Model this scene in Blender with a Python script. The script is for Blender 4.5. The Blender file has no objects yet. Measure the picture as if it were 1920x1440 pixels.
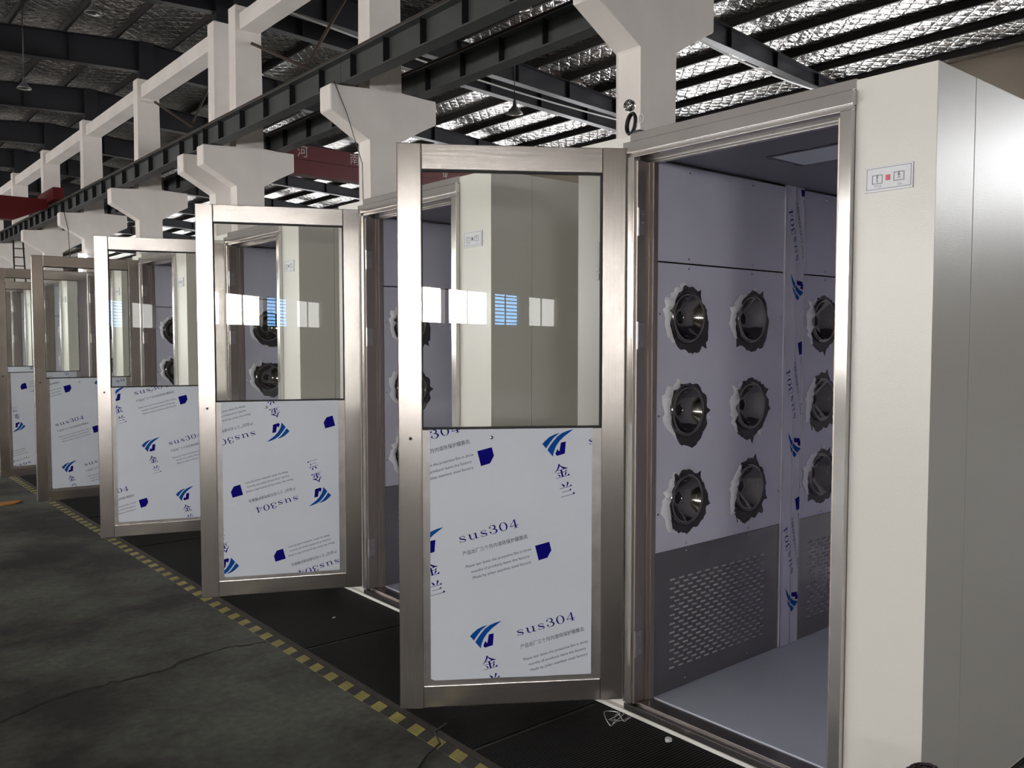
import bpy, bmesh, math, random
from mathutils import Matrix, Vector

sc = bpy.context.scene
COL = sc.collection
PI = math.pi

# ------------------------------------------------------------------ camera
TH = math.radians(39.9)
PT = math.atan(83 / 1613.0)
CAMZ = 1.405
fw = Vector((math.sin(TH) * math.cos(PT), math.cos(TH) * math.cos(PT), -math.sin(PT)))
rt = Vector((math.cos(TH), -math.sin(TH), 0))
up = rt.cross(fw)
cam = bpy.data.cameras.new('camera')
cam.sensor_width = 36
cam.lens = 1613 / 1920 * 36
cam.clip_end = 300
camo = bpy.data.objects.new('camera', cam)
COL.objects.link(camo)
camo.matrix_world = Matrix(((rt.x, up.x, -fw.x, 0), (rt.y, up.y, -fw.y, 0), (rt.z, up.z, -fw.z, CAMZ), (0, 0, 0, 1)))
sc.camera = camo

# ------------------------------------------------------------------ world, exposure, daylight
world = bpy.data.worlds.new('overcast_sky')
sc.world = world
world.use_nodes = True
world.node_tree.nodes['Background'].inputs[0].default_value = (0.80, 0.90, 1.0, 1)
world.node_tree.nodes['Background'].inputs[1].default_value = 1.0
sc.view_settings.view_transform = 'Standard'
sc.view_settings.look = 'None'
sc.view_settings.gamma = 1
sc.view_settings.use_curve_mapping = False
sc.view_settings.exposure = 0.22
WIN_LEFT = 23.0      # daylight in the low window band behind the camera
WIN_RIGHT = 17.0     # daylight in the high window band beyond the booths
WIN_BRIGHT = 52.0    # the sunnier windows of that band, further back
sc.cycles.max_bounces = 8
sc.cycles.diffuse_bounces = 5
sc.cycles.glossy_bounces = 4
sc.cycles.transparent_max_bounces = 24
sc.cycles.sample_clamp_indirect = 6

# ------------------------------------------------------------------ materials
MATS = {}

def mat(name, color, rough=0.5, metal=0.0, spec=0.5, noise=None, bump=None, coat=0.0, emit=None):
    """noise=(scale, strength, stretch xyz); bump=(scale, strength, stretch)"""
    m = bpy.data.materials.new(name)
    m.use_nodes = True
    nt = m.node_tree
    b = nt.nodes['Principled BSDF']
    b.inputs['Base Color'].default_value = (*color, 1)
    b.inputs['Roughness'].default_value = rough
    b.inputs['Metallic'].default_value = metal
    b.inputs['Specular IOR Level'].default_value = spec
    b.inputs['Coat Weight'].default_value = coat
    if noise or bump:
        tc = nt.nodes.new('ShaderNodeTexCoord')
    def tex(scale, stretch, detail=4):
        mp = nt.nodes.new('ShaderNodeMapping')
        mp.inputs['Scale'].default_value = stretch
        nt.links.new(tc.outputs['Object'], mp.inputs[0])
        n = nt.nodes.new('ShaderNodeTexNoise')
        n.inputs['Scale'].default_value = scale
        n.inputs['Detail'].default_value = detail
        nt.links.new(mp.outputs[0], n.inputs[0])
        return n
    if noise:
        sc_, st, stretch = noise
        n = tex(sc_, stretch)
        r = nt.nodes.new('ShaderNodeMapRange')
        r.inputs['From Min'].default_value = 0.3
        r.inputs['From Max'].default_value = 0.7
        r.inputs['To Min'].default_value = 1 - st
        r.inputs['To Max'].default_value = 1 + st
        nt.links.new(n.outputs[0], r.inputs[0])
        v = nt.nodes.new('ShaderNodeVectorMath')
        v.operation = 'SCALE'
        v.inputs[0].default_value = color
        nt.links.new(r.outputs[0], v.inputs['Scale'])
        nt.links.new(v.outputs[0], b.inputs['Base Color'])
    if bump:
        sc_, st, stretch = bump
        n = tex(sc_, stretch, 3)
        bp = nt.nodes.new('ShaderNodeBump')
        bp.inputs['Strength'].default_value = st
        bp.inputs['Distance'].default_value = 0.01
        nt.links.new(n.outputs[0], bp.inputs['Height'])
        nt.links.new(bp.outputs[0], b.inputs['Normal'])
    if emit:
        b.inputs['Emission Color'].default_value = (*emit[0], 1)
        b.inputs['Emission Strength'].default_value = emit[1]
    MATS[name] = m
    return m

U = (1, 1, 1)
mat('cream_paint', (0.69, 0.67, 0.625), 0.29, 0, 0.5, bump=(240, 0.07, U))
mat('bare_panel_steel', (0.50, 0.47, 0.45), 0.35, 1.0, noise=(5, 0.12, (3, 3, 3)))
mat('film_white', (0.80, 0.845, 0.925), 0.45, 0, 0.4, noise=(3, 0.025, U))
mat('film_grey', (0.71, 0.70, 0.80), 0.36, 0, 0.5, noise=(2.2, 0.07, U), bump=(6, 0.05, U))
mat('film_floor', (0.53, 0.56, 0.66), 0.30, 0, 0.5, noise=(2.2, 0.08, U))
mat('film_flap', (0.88, 0.88, 0.90), 0.4, 0, 0.5)
mat('grille_steel', (0.34, 0.32, 0.31), 0.26, 1.0, noise=(3, 0.08, U))
mat('filter_grey', (0.62, 0.62, 0.62), 0.8)
mat('torn_steel', (0.055, 0.053, 0.055), 0.25, 0.3, noise=(18, 0.3, U))
mat('chrome', (0.62, 0.60, 0.57), 0.07, 1.0)
mat('dark_chrome', (0.24, 0.225, 0.21), 0.10, 1.0)
mat('rebate_steel', (0.42, 0.37, 0.33), 0.42, 1.0)
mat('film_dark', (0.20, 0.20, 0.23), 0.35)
mat('black_hole', (0.008, 0.008, 0.008), 0.7)
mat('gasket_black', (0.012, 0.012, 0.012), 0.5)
mat('navy_print', (0.005, 0.003, 0.21), 0.7, 0, 0.08)
mat('blue_print', (0.003, 0.085, 0.38), 0.7, 0, 0.08)
mat('fine_print', (0.035, 0.035, 0.12), 0.7, 0, 0.08)
mat('label_white', (0.68, 0.69, 0.72), 0.35)
mat('label_grey', (0.16, 0.16, 0.20), 0.5)
mat('led_red', (0.62, 0.08, 0.12), 0.4)
mat('white_concrete', (0.83, 0.775, 0.735), 0.85, 0, 0.2, noise=(1.2, 0.05, U), bump=(9, 0.22, U))
mat('runway_steel', (0.060, 0.064, 0.063), 0.55, 0, 0.4, noise=(2, 0.12, U))
mat('rail_rust', (0.045, 0.028, 0.020), 0.7)
mat('rafter_paint', (0.013, 0.013, 0.0165), 0.5, 0, 0.4)
mat('purlin_dark', (0.020, 0.017, 0.016), 0.6, 0, 0.3)
mat('crane_red', (0.115, 0.005, 0.008), 0.45, 0, 0.4, noise=(1.2, 0.12, U))
mat('white_lettering', (0.50, 0.42, 0.42), 0.6)
mat('wall_beige', (0.42, 0.36, 0.30), 0.85, 0, 0.2, noise=(.6, 0.08, U))
mat('mat_rubber', (0.006, 0.0057, 0.0055), 0.66, 0, 0.16)
mat('tape_yellow', (0.33, 0.29, 0.085), 0.6, noise=(9, 0.28, U))
mat('tape_black', (0.035, 0.032, 0.030), 0.6, noise=(9, 0.3, U))
mat('tape_edge', (0.055, 0.047, 0.040), 0.8, noise=(4, 0.3, U))
mat('lamp_metal', (0.20, 0.20, 0.20), 0.4, 0.6)
mat('lamp_glass', (0.55, 0.54, 0.51), 0.12, 1.0, 0.8)
mat('cable_black', (0.012, 0.012, 0.012), 0.45)
mat('cable_white', (0.55, 0.54, 0.52), 0.5)
mat('base_white', (0.72, 0.70, 0.66), 0.5)
mat('leaf_orange', (0.40, 0.17, 0.03), 0.7)
mat('paper_white', (0.72, 0.72, 0.72), 0.7)
mat('crack_dark', (0.018, 0.017, 0.015), 0.9)
mat('cardboard', (0.36, 0.22, 0.12), 0.8)
mat('window_frame', (0.25, 0.26, 0.27), 0.5)
mat('blue_louver', (0.10, 0.30, 0.62), 0.5)
mat('stretch_film', (0.62, 0.62, 0.60), 0.25, 0, 0.6, bump=(7, 0.5, (1, 1, 6)))
mat('maroon_cloth', (0.055, 0.035, 0.040), 0.9)
for nm, st, c in (('daylight_left', WIN_LEFT, (1.0, 0.98, 0.95)), ('daylight_right', WIN_RIGHT, (0.97, 0.98, 1.0)),
                  ('daylight_bright', WIN_BRIGHT, (1.0, 0.98, 0.96)), ('daylight_dim', 7.0, (1.0, 0.98, 0.95)), ('daylight_blue', 14.0, (0.25, 0.55, 1.0)), ('lamp_lit', 6.0, (1, 1, 1))):
    mat(nm, (0.8, 0.8, 0.8), 0.5, emit=(c, st))

def glass_material():
    m = bpy.data.materials.new('door_glass')
    m.use_nodes = True
    nt = m.node_tree
    nt.nodes.clear()
    out = nt.nodes.new('ShaderNodeOutputMaterial')
    mix = nt.nodes.new('ShaderNodeMixShader')
    fr = nt.nodes.new('ShaderNodeFresnel')
    fr.inputs['IOR'].default_value = 1.45
    tr = nt.nodes.new('ShaderNodeBsdfTransparent')
    tr.inputs[0].default_value = (0.955, 0.965, 0.955, 1)
    gl = nt.nodes.new('ShaderNodeBsdfGlossy')
    gl.inputs['Roughness'].default_value = 0.0
    nt.links.new(fr.outputs[0], mix.inputs[0])
    nt.links.new(tr.outputs[0], mix.inputs[1])
    nt.links.new(gl.outputs[0], mix.inputs[2])
    nt.links.new(mix.outputs[0], out.inputs[0])
    MATS['door_glass'] = m
glass_material()

def foil_material():
    m = bpy.data.materials.new('roof_foil')
    m.use_nodes = True
    nt = m.node_tree
    b = nt.nodes['Principled BSDF']
    b.inputs['Base Color'].default_value = (0.62, 0.60, 0.585, 1)
    b.inputs['Metallic'].default_value = 1
    b.inputs['Roughness'].default_value = 0.27
    tc = nt.nodes.new('ShaderNodeTexCoord')
    mp = nt.nodes.new('ShaderNodeMapping')
    mp.inputs['Scale'].default_value = (1.0, 2.6, 1)
    nt.links.new(tc.outputs['Object'], mp.inputs[0])
    n1 = nt.nodes.new('ShaderNodeTexNoise')
    n1.inputs['Scale'].default_value = 1.5
    n1.inputs['Detail'].default_value = 3
    n1.inputs['Roughness'].default_value = 0.55
    n1.inputs['Distortion'].default_value = 1.2
    nt.links.new(mp.outputs[0], n1.inputs[0])
    vo = nt.nodes.new('ShaderNodeTexVoronoi')
    vo.feature = 'DISTANCE_TO_EDGE'
    vo.inputs['Scale'].default_value = 1.7
    nt.links.new(mp.outputs[0], vo.inputs[0])
    # diamond net of seams: |sin| of two diagonals
    sep = nt.nodes.new('ShaderNodeSeparateXYZ')
    nt.links.new(tc.outputs['Object'], sep.inputs[0])
    def mth(op, a, bb=None):
        k = nt.nodes.new('ShaderNodeMath')
        k.operation = op
        for i, v in enumerate((a, bb)):
            if v is None:
                continue
            if isinstance(v, (int, float)):
                k.inputs[i].default_value = v
            else:
                nt.links.new(v, k.inputs[i])
        return k.outputs[0]
    s = mth('ADD', sep.outputs[0], sep.outputs[1])
    d = mth('SUBTRACT', sep.outputs[0], sep.outputs[1])
    f = 7.5
    a1 = mth('POWER', mth('ABSOLUTE', mth('SINE', mth('MULTIPLY', s, f))), 0.4)
    a2 = mth('POWER', mth('ABSOLUTE', mth('SINE', mth('MULTIPLY', d, f))), 0.4)
    net = mth('MINIMUM', a1, a2)
    h = mth('ADD', mth('ADD', mth('MULTIPLY', n1.outputs[0], 1.0), mth('MULTIPLY', net, 0.26)), mth('MULTIPLY', vo.outputs[0], 0.5))
    bp = nt.nodes.new('ShaderNodeBump')
    bp.inputs['Strength'].default_value = 1.0
    bp.inputs['Distance'].default_value = 0.13
    nt.links.new(h, bp.inputs['Height'])
    nt.links.new(bp.outputs[0], b.inputs['Normal'])
    MATS['roof_foil'] = m
foil_material()

def steel_material(name, color, stretch, r1, r2, fac, var=.10, bs=.05):
    # brushed stainless: a tight lobe with a weak broad one
    m = bpy.data.materials.new(name)
    m.use_nodes = True
    nt = m.node_tree
    nt.nodes.clear()
    out = nt.nodes.new('ShaderNodeOutputMaterial')
    mix = nt.nodes.new('ShaderNodeMixShader')
    mix.inputs[0].default_value = fac
    tc = nt.nodes.new('ShaderNodeTexCoord')
    mp = nt.nodes.new('ShaderNodeMapping')
    mp.inputs['Scale'].default_value = stretch
    nt.links.new(tc.outputs['Object'], mp.inputs[0])
    n = nt.nodes.new('ShaderNodeTexNoise')
    n.inputs['Scale'].default_value = 8
    n.inputs['Detail'].default_value = 5
    nt.links.new(mp.outputs[0], n.inputs[0])
    n2 = nt.nodes.new('ShaderNodeTexNoise')
    n2.inputs['Scale'].default_value = 5
    n2.inputs['Detail'].default_value = 3
    nt.links.new(tc.outputs['Object'], n2.inputs[0])
    ad = nt.nodes.new('ShaderNodeMath')
    ad.operation = 'ADD'
    nt.links.new(n.outputs[0], ad.inputs[0])
    nt.links.new(n2.outputs[0], ad.inputs[1])
    r = nt.nodes.new('ShaderNodeMapRange')
    r.inputs['From Min'].default_value = 0.7
    r.inputs['From Max'].default_value = 1.3
    r.inputs['To Min'].default_value = 1 - var
    r.inputs['To Max'].default_value = 1 + var
    nt.links.new(ad.outputs[0], r.inputs[0])
    v = nt.nodes.new('ShaderNodeVectorMath')
    v.operation = 'SCALE'
    v.inputs[0].default_value = color
    nt.links.new(r.outputs[0], v.inputs['Scale'])
    bp = nt.nodes.new('ShaderNodeBump')
    bp.inputs['Strength'].default_value = bs
    bp.inputs['Distance'].default_value = 0.004
    nt.links.new(n.outputs[0], bp.inputs['Height'])
    for i, (dist, rr) in enumerate((('BECKMANN', r1), ('GGX', r2))):
        g = nt.nodes.new('ShaderNodeBsdfGlossy')
        g.distribution = dist
        g.inputs['Roughness'].default_value = rr
        nt.links.new(v.outputs[0], g.inputs['Color'])
        nt.links.new(bp.outputs[0], g.inputs['Normal'])
        nt.links.new(g.outputs[0], mix.inputs[1 + i])
    nt.links.new(mix.outputs[0], out.inputs[0])
    MATS[name] = m
steel_material('brushed_steel', (0.67, 0.615, 0.57), (14, 14, .6), .25, .50, .15)
steel_material('brushed_steel_rail', (0.67, 0.615, 0.57), (.6, 14, 14), .27, .50, .16)
steel_material('frame_steel', (0.66, 0.64, 0.63), (1.5, 1.5, 1.5), .20, .5, .2, .05, .01)

def floor_material():
    m = bpy.data.materials.new('concrete_floor')
    m.use_nodes = True
    nt = m.node_tree
    b = nt.nodes['Principled BSDF']
    tc = nt.nodes.new('ShaderNodeTexCoord')
    n1 = nt.nodes.new('ShaderNodeTexNoise')
    n1.inputs['Scale'].default_value = 1.05
    n1.inputs['Detail'].default_value = 9
    n1.inputs['Roughness'].default_value = 0.66
    nt.links.new(tc.outputs['Object'], n1.inputs[0])
    n2 = nt.nodes.new('ShaderNodeTexNoise')
    n2.inputs['Scale'].default_value = 28
    n2.inputs['Detail'].default_value = 5
    nt.links.new(tc.outputs['Object'], n2.inputs[0])
    cr = nt.nodes.new('ShaderNodeValToRGB')
    cr.color_ramp.elements[0].position = 0.41
    cr.color_ramp.elements[0].color = (0.030, 0.028, 0.026, 1)
    cr.color_ramp.elements[1].position = 0.60
    cr.color_ramp.elements[1].color = (0.112, 0.118, 0.095, 1)
    nt.links.new(n1.outputs[0], cr.inputs[0])
    r = nt.nodes.new('ShaderNodeMapRange')
    r.inputs['From Min'].default_value = 0.3
    r.inputs['From Max'].default_value = 0.7
    r.inputs['To Min'].default_value = 0.75
    r.inputs['To Max'].default_value = 1.2
    nt.links.new(n2.outputs[0], r.inputs[0])
    v = nt.nodes.new('ShaderNodeVectorMath')
    v.operation = 'SCALE'
    nt.links.new(cr.outputs[0], v.inputs[0])
    nt.links.new(r.outputs[0], v.inputs['Scale'])
    nt.links.new(v.outputs[0], b.inputs['Base Color'])
    b.inputs['Roughness'].default_value = 0.62
    b.inputs['Specular IOR Level'].default_value = 0.35
    bp = nt.nodes.new('ShaderNodeBump')
    bp.inputs['Strength'].default_value = 0.15
    bp.inputs['Distance'].default_value = 0.01
    nt.links.new(n2.outputs[0], bp.inputs['Height'])
    nt.links.new(bp.outputs[0], b.inputs['Normal'])
    MATS['concrete_floor'] = m
floor_material()

def mat_ribs():
    m = MATS['mat_rubber']
    nt = m.node_tree
    tc = nt.nodes.new('ShaderNodeTexCoord')
    w = nt.nodes.new('ShaderNodeTexWave')
    w.bands_direction = 'Y'
    w.inputs['Scale'].default_value = 26
    nt.links.new(tc.outputs['Object'], w.inputs[0])
    bp = nt.nodes.new('ShaderNodeBump')
    bp.inputs['Strength'].default_value = 0.6
    bp.inputs['Distance'].default_value = 0.004
    nt.links.new(w.outputs[1], bp.inputs['Height'])
    nt.links.new(bp.outputs[0], nt.nodes['Principled BSDF'].inputs['Normal'])
mat_ribs()

# ------------------------------------------------------------------ mesh helpers
def box(bm, lo, hi, mi=0, bev=0.0):
    x0, y0, z0 = lo
    x1, y1, z1 = hi
    vs = [bm.verts.new(p) for p in ((x0, y0, z0), (x1, y0, z0), (x1, y1, z0), (x0, y1, z0), (x0, y0, z1), (x1, y0, z1), (x1, y1, z1), (x0, y1, z1))]
    fs = []
    for q in ((3, 2, 1, 0), (4, 5, 6, 7), (0, 1, 5, 4), (1, 2, 6, 5), (2, 3, 7, 6), (3, 0, 4, 7)):
        f = bm.faces.new([vs[i] for i in q])
        f.material_index = mi
        fs.append(f)
    if bev:
        es = list({e for f in fs for e in f.edges})
        bmesh.ops.bevel(bm, geom=es, offset=bev, segments=2, profile=0.7, affect='EDGES')

def prism(bm, poly, axis, a, b, mi=0):
    """extrude a 2-D polygon along axis ('x','y','z') from a to b; poly holds the other two coordinates in order"""
    def P(p, t):
        if axis == 'x': return (t, p[0], p[1])
        if axis == 'y': return (p[0], t, p[1])
        return (p[0], p[1], t)
    A = [bm.verts.new(P(p, a)) for p in poly]
    B = [bm.verts.new(P(p, b)) for p in poly]
    n = len(poly)
    fs = [bm.faces.new(A), bm.faces.new(list(reversed(B)))]
    for i in range(n):
        fs.append(bm.faces.new((A[i], B[i], B[(i + 1) % n], A[(i + 1) % n])))
    for f in fs:
        f.material_index = mi

def tube(bm, pts, r, seg=8, closed=False, mi=0):
    rings = []
    n = len(pts)
    pts = [Vector(p) for p in pts]
    for i, p in enumerate(pts):
        if closed:
            t = pts[(i + 1) % n] - pts[i - 1]
        else:
            t = pts[min(i + 1, n - 1)] - pts[max(i - 1, 0)]
        t.normalize()
        a = t.orthogonal().normalized() if i == 0 else (rings[-1][1] - t * rings[-1][1].dot(t)).normalized()
        b = t.cross(a)
        rr = r[i] if isinstance(r, (list, tuple)) else r
        vs = [bm.verts.new(p + a * math.cos(2 * PI * k / seg) * rr + b * math.sin(2 * PI * k / seg) * rr) for k in range(seg)]
        rings.append((vs, a))
    m = n if closed else n - 1
    for i in range(m):
        A = rings[i][0]
        B = rings[(i + 1) % n][0]
        for k in range(seg):
            f = bm.faces.new((A[k], A[(k + 1) % seg], B[(k + 1) % seg], B[k]))
            f.smooth = True
            f.material_index = mi
    if not closed:
        bm.faces.new(list(reversed(rings[0][0]))).material_index = mi
        bm.faces.new(rings[-1][0]).material_index = mi

def lathe(bm, prof, seg, M=None, mi=0, flat=False):
    """prof: list of (r, h); spun about local Z"""
    rings = []
    for r, h in prof:
        ring = []
        for k in range(seg):
            a = 2 * PI * k / seg
            p = Vector((r * math.cos(a), r * math.sin(a), h))
            ring.append(bm.verts.new(M @ p if M else p))
        rings.append(ring)
    for A, B in zip(rings, rings[1:]):
        for k in range(seg):
            f = bm.faces.new((A[k], A[(k + 1) % seg], B[(k + 1) % seg], B[k]))
            f.smooth = not flat
            f.material_index = mi
    return rings

def mesh_of(bm, name, mats, recalc=True):
    if recalc:
        bmesh.ops.recalc_face_normals(bm, faces=bm.faces)
    me = bpy.data.meshes.new(name)
    bm.to_mesh(me)
    bm.free()
    for m in (mats if isinstance(mats, (list, tuple)) else [mats]):
        me.materials.append(MATS[m])
    return me

def put(name, me, parent=None, loc=(0, 0, 0), rz=0.0, rot=None, scale=None):
    o = bpy.data.objects.new(name, me)
    COL.objects.link(o)
    o.parent = parent
    o.location = loc
    o.rotation_euler = rot if rot else (0, 0, rz)
    if scale:
        o.scale = scale
    return o

def obj(name, bm, mats, parent=None, loc=(0, 0, 0), rz=0.0, rot=None):
    return put(name, mesh_of(bm, name, mats), parent, loc, rz, rot)

def boxobj(name, lo, hi, m, parent=None, bev=0.0):
    bm = bmesh.new()
    box(bm, lo, hi, 0, bev)
    return obj(name, bm, m, parent)

def tag(o, label=None, cat=None, group=None, kind=None):
    if label: o['label'] = label
    if cat: o['category'] = cat
    if group: o['group'] = group
    if kind: o['kind'] = kind
    return o

def empty(name, loc=(0, 0, 0), rz=0.0):
    o = bpy.data.objects.new(name, None)
    COL.objects.link(o)
    o.location = loc
    o.rotation_euler = (0, 0, rz)
    o.empty_display_size = 0.1
    return o

# ================================================================== THE HALL
X_RIDGE, X_R, X_L, Y0, Y1 = 8.05, 24.2, -8.1, -34.0, 104.0
def roof_z(x): return 10.12 - 0.08 * abs(x - X_RIDGE)        # underside of the foil
def raft_top(x): return 9.90 - 0.08 * abs(x - X_RIDGE)
def raft_bot(x): return 9.08 - 0.048 * abs(x - X_RIDGE)

fl = boxobj('floor', (X_L, Y0, -0.2), (X_R, Y1, 0.0), 'concrete_floor')
tag(fl, 'worn grey-green concrete factory floor', 'floor', kind='structure')
rng = random.Random(4)
# crack and joint lines in the slab
def ribbon(bm, pts, w, z):
    prev = None
    for i, (x, y) in enumerate(pts):
        q = pts[min(i + 1, len(pts) - 1)]
        p = pts[max(i - 1, 0)]
        d = Vector((q[0] - p[0], q[1] - p[1])).normalized()
        n = Vector((-d.y, d.x)) * w * rng.uniform(0.5, 1.3) * 0.5
        a = bm.verts.new((x + n.x, y + n.y, z))
        b = bm.verts.new((x - n.x, y - n.y, z))
        if prev:
            bm.faces.new((prev[0], prev[1], b, a))
        prev = (a, b)
def wander(pts, step=0.03, amp=0.012):
    out = []
    for (x0, y0), (x1, y1) in zip(pts, pts[1:]):
        n = max(2, int(math.hypot(x1 - x0, y1 - y0) / step))
        for i in range(n):
            t = i / n
            out.append((x0 + (x1 - x0) * t + rng.uniform(-amp, amp), y0 + (y1 - y0) * t + rng.uniform(-amp, amp)))
    out.append(pts[-1])
    return out
bm = bmesh.new()
ribbon(bm, wander([(-0.4, 3.3), (0.2, 3.5), (0.543, 3.594), (0.781, 3.70), (1.177, 3.714), (1.338, 3.782), (1.512, 3.792), (1.642, 3.748)]), 0.017, 0.0012)
obj('crack', bm, 'crack_dark', fl)
bm = bmesh.new()
ribbon(bm, wander([(-6.0, 7.6), (1.118, 7.153), (1.66, 7.05)], amp=0.006), 0.014, 0.0012)
obj('joint_line', bm, 'crack_dark', fl)

# walls with window bands
def window_wall(wname, x, sgn, z0, z1, zt, spans, n0, label):
    """wall in plane x with a band of windows z0..z1; sgn +1: hall lies on the +x side; spans: (ya, yb, material)"""
    t = 0.25 * -sgn
    lo, hi = min(x, x + t), max(x, x + t)
    bm = bmesh.new()
    box(bm, (lo, Y0, 0), (hi, Y1, z0))
    box(bm, (lo, Y0, z1), (hi, Y1, zt))
    y = Y0
    for a, b, m in spans:
        if a > y:
            box(bm, (lo, y, z0), (hi, a, z1))
        y = b
    box(bm, (lo, y, z0), (hi, Y1, z1))
    tag(obj(wname, bm, 'wall_beige'), label, 'wall', kind='structure')
    for i, (a, b, m) in enumerate(spans):
        xm = x + t * 0.5
        bm = bmesh.new()
        box(bm, (xm - 0.01, a, z0), (xm + 0.01, b, z1))
        w = obj('window_%d' % (n0 + i), bm, m)
        tag(w, 'lit factory window pane in the long wall band', 'window', 'windows in the long wall bands', 'structure')
        bm = bmesh.new()
        for k in range(3):
            yy = a + (b - a) * k / 2
            box(bm, (xm + sgn * 0.015, yy - 0.02, z0), (xm + sgn * 0.05, yy + 0.02, z1))
        for zz in (z0 + 0.02, z1 - 0.02):
            box(bm, (xm + sgn * 0.015, a, zz - 0.02), (xm + sgn * 0.05, b, zz + 0.02))
        if m == 'daylight_blue':
            for k in range(1, 9):
                zz = z0 + (z1 - z0) * k / 9
                box(bm, (xm + sgn * 0.015, a, zz - 0.015), (xm + sgn * 0.05, b, zz + 0.015))
        obj('window_frame', bm, 'window_frame', w)
    return n0 + len(spans)
lw = [(-31.0, -28.6, 'daylight_bright'), (-28.3, -25.9, 'daylight_bright'), (-20.6, -18.5, 'daylight_dim'), (-17.9, -16.3, 'daylight_blue'),
      (-16.0, -13.8, 'daylight_bright'), (-13.6, -11.4, 'daylight_bright')]
y = -0.8
while y < 98:
    lw.append((y, y + 2.3, 'daylight_left'))
    y += 2.6
rw = [(6.3 + 6 * k - 1.5, 6.3 + 6 * k + 1.9, 'daylight_right') for k in range(-3, 16)]
nw = window_wall('wall_left', X_L, 1, 1.80, 2.75, roof_z(X_L) + 0.05, lw, 1, 'beige long wall with a low band of windows')
nw = window_wall('wall_right', X_R, -1, 4.9, 6.95, roof_z(X_R) + 0.02, rw, nw, 'beige long wall beyond the booths with high windows')
def gable(name, ya, yb, label):
    bm = bmesh.new()
    prism(bm, [(X_L - .25, 0), (X_R + .25, 0), (X_R + .25, roof_z(X_R)), (X_RIDGE, roof_z(X_RIDGE)), (X_L - .25, roof_z(X_L))], 'y', ya, yb)
    tag(obj(name, bm, 'wall_beige'), label, 'wall', kind='structure')
gable('wall_back', Y1, Y1 + 0.25, 'beige gable wall at the far end of the hall')
gable('wall_front', Y0 - 0.25, Y0, 'beige gable wall behind the viewer')

# foil-lined roof
for x0, x1, lb in ((X_L, X_RIDGE, 'silver foil roof lining over the aisle bay'), (X_RIDGE, X_R, 'bright crinkled silver foil roof lining beyond the columns')):
    bm = bmesh.new()
    prism(bm, [(x0, roof_z(x0)), (x1, roof_z(x1)), (x1, roof_z(x1) + 0.05), (x0, roof_z(x0) + 0.05)], 'y', Y0, Y1)
    tag(obj('ceiling', bm, 'roof_foil'), lb, 'ceiling', kind='structure')

# purlins
bm = bmesh.new()
prism(bm, [(-.035, .04), (.035, .04), (.035, .06), (-.02, .06), (-.02, .19), (.035, .19), (.035, .21), (-.035, .21)], 'y', Y0, Y1)
purlin_me = mesh_of(bm, 'roof_purlin', 'purlin_dark')
k = 0
for side, lab in ((1, 'dark steel roof purlin under the bright foil lining beyond the columns'), (-1, 'dark steel roof purlin under the shadowed foil lining over the aisle')):
    x = 0.75
    while x < 16.1:
        xx = X_RIDGE + side * x
        o = put('roof_purlin', purlin_me, None, (xx, 0, roof_z(xx) - 0.215))
        tag(o, lab, 'purlin', 'roof purlins', 'structure')
        x += 1.33

# columns
COLS = [0.95, 6.90, 13.05, 18.82, 20.08, 25.85, 31.85, 37.85, 43.85, 49.85, 55.85, 61.85, 67.85, 73.85]
CX0, CX1, CT = 7.75, 8.36, 0.39
ORD = ['first visible', 'nearest', 'second nearest', 'third', 'fourth', 'fifth', 'sixth', 'seventh', 'eighth', 'ninth']
CLAB = ['white concrete column with crane bracket hidden outside the frame behind the viewer',
        'nearest white concrete column rising behind the front booth, its bracket cut by the picture top',
        'white concrete column with Y-shaped bracket just behind the second booth',
        'front one of the paired white columns at the expansion joint',
        'rear one of the paired white columns at the expansion joint',
        'white bracketed column next beyond the paired columns',
        'white bracketed column second beyond the paired columns',
        'white bracketed column third beyond the paired columns',
        'white bracketed column fourth beyond the paired columns, near the ladder',
        'white bracketed column fifth beyond the paired columns',
        'tiny white bracketed column sixth beyond the paired columns', 'tiny white bracketed column seventh beyond the paired columns',
        'tiny white bracketed column eighth beyond the paired columns', 'last tiny white bracketed column of the row']
bm = bmesh.new()
prism(bm, [(CX0, 0), (CX1, 0), (CX1, 4.90), (9.12, 5.30), (9.12, 5.72), (CX1, 5.72), (CX1, 8.82), (CX0, 8.82), (CX0, 5.68), (6.99, 5.66), (6.99, 5.24), (CX0, 4.84)], 'y', 0, CT)
es = [e for e in bm.edges]
bmesh.ops.bevel(bm, geom=es, offset=0.018, segments=1, affect='EDGES')
col_me = mesh_of(bm, 'concrete_column', 'white_concrete')
for y, lb in zip(COLS, CLAB):
    o = put('concrete_column', col_me, None, (0, y, 0))
    tag(o, lb, 'column', 'concrete columns with crane brackets', 'structure')
# concrete tie beams between the column heads
for i, (a, b) in enumerate(zip(COLS, COLS[1:])):
    if b - a < 2:
        continue
    bm = bmesh.new()
    box(bm, (CX0 + 0.10, 0, 0), (CX1 - 0.05, b - a - CT, 0.36), bev=0.012)
    o = obj('tie_beam', bm, 'white_concrete', None, (0, a + CT, 8.28))
    tag(o, 'white concrete tie beam from column head to column head, span %s from the viewer' % ('one two three four five six seven eight nine ten eleven twelve thirteen'.split()[i]), 'beam', 'concrete tie beams', 'structure')

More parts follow.
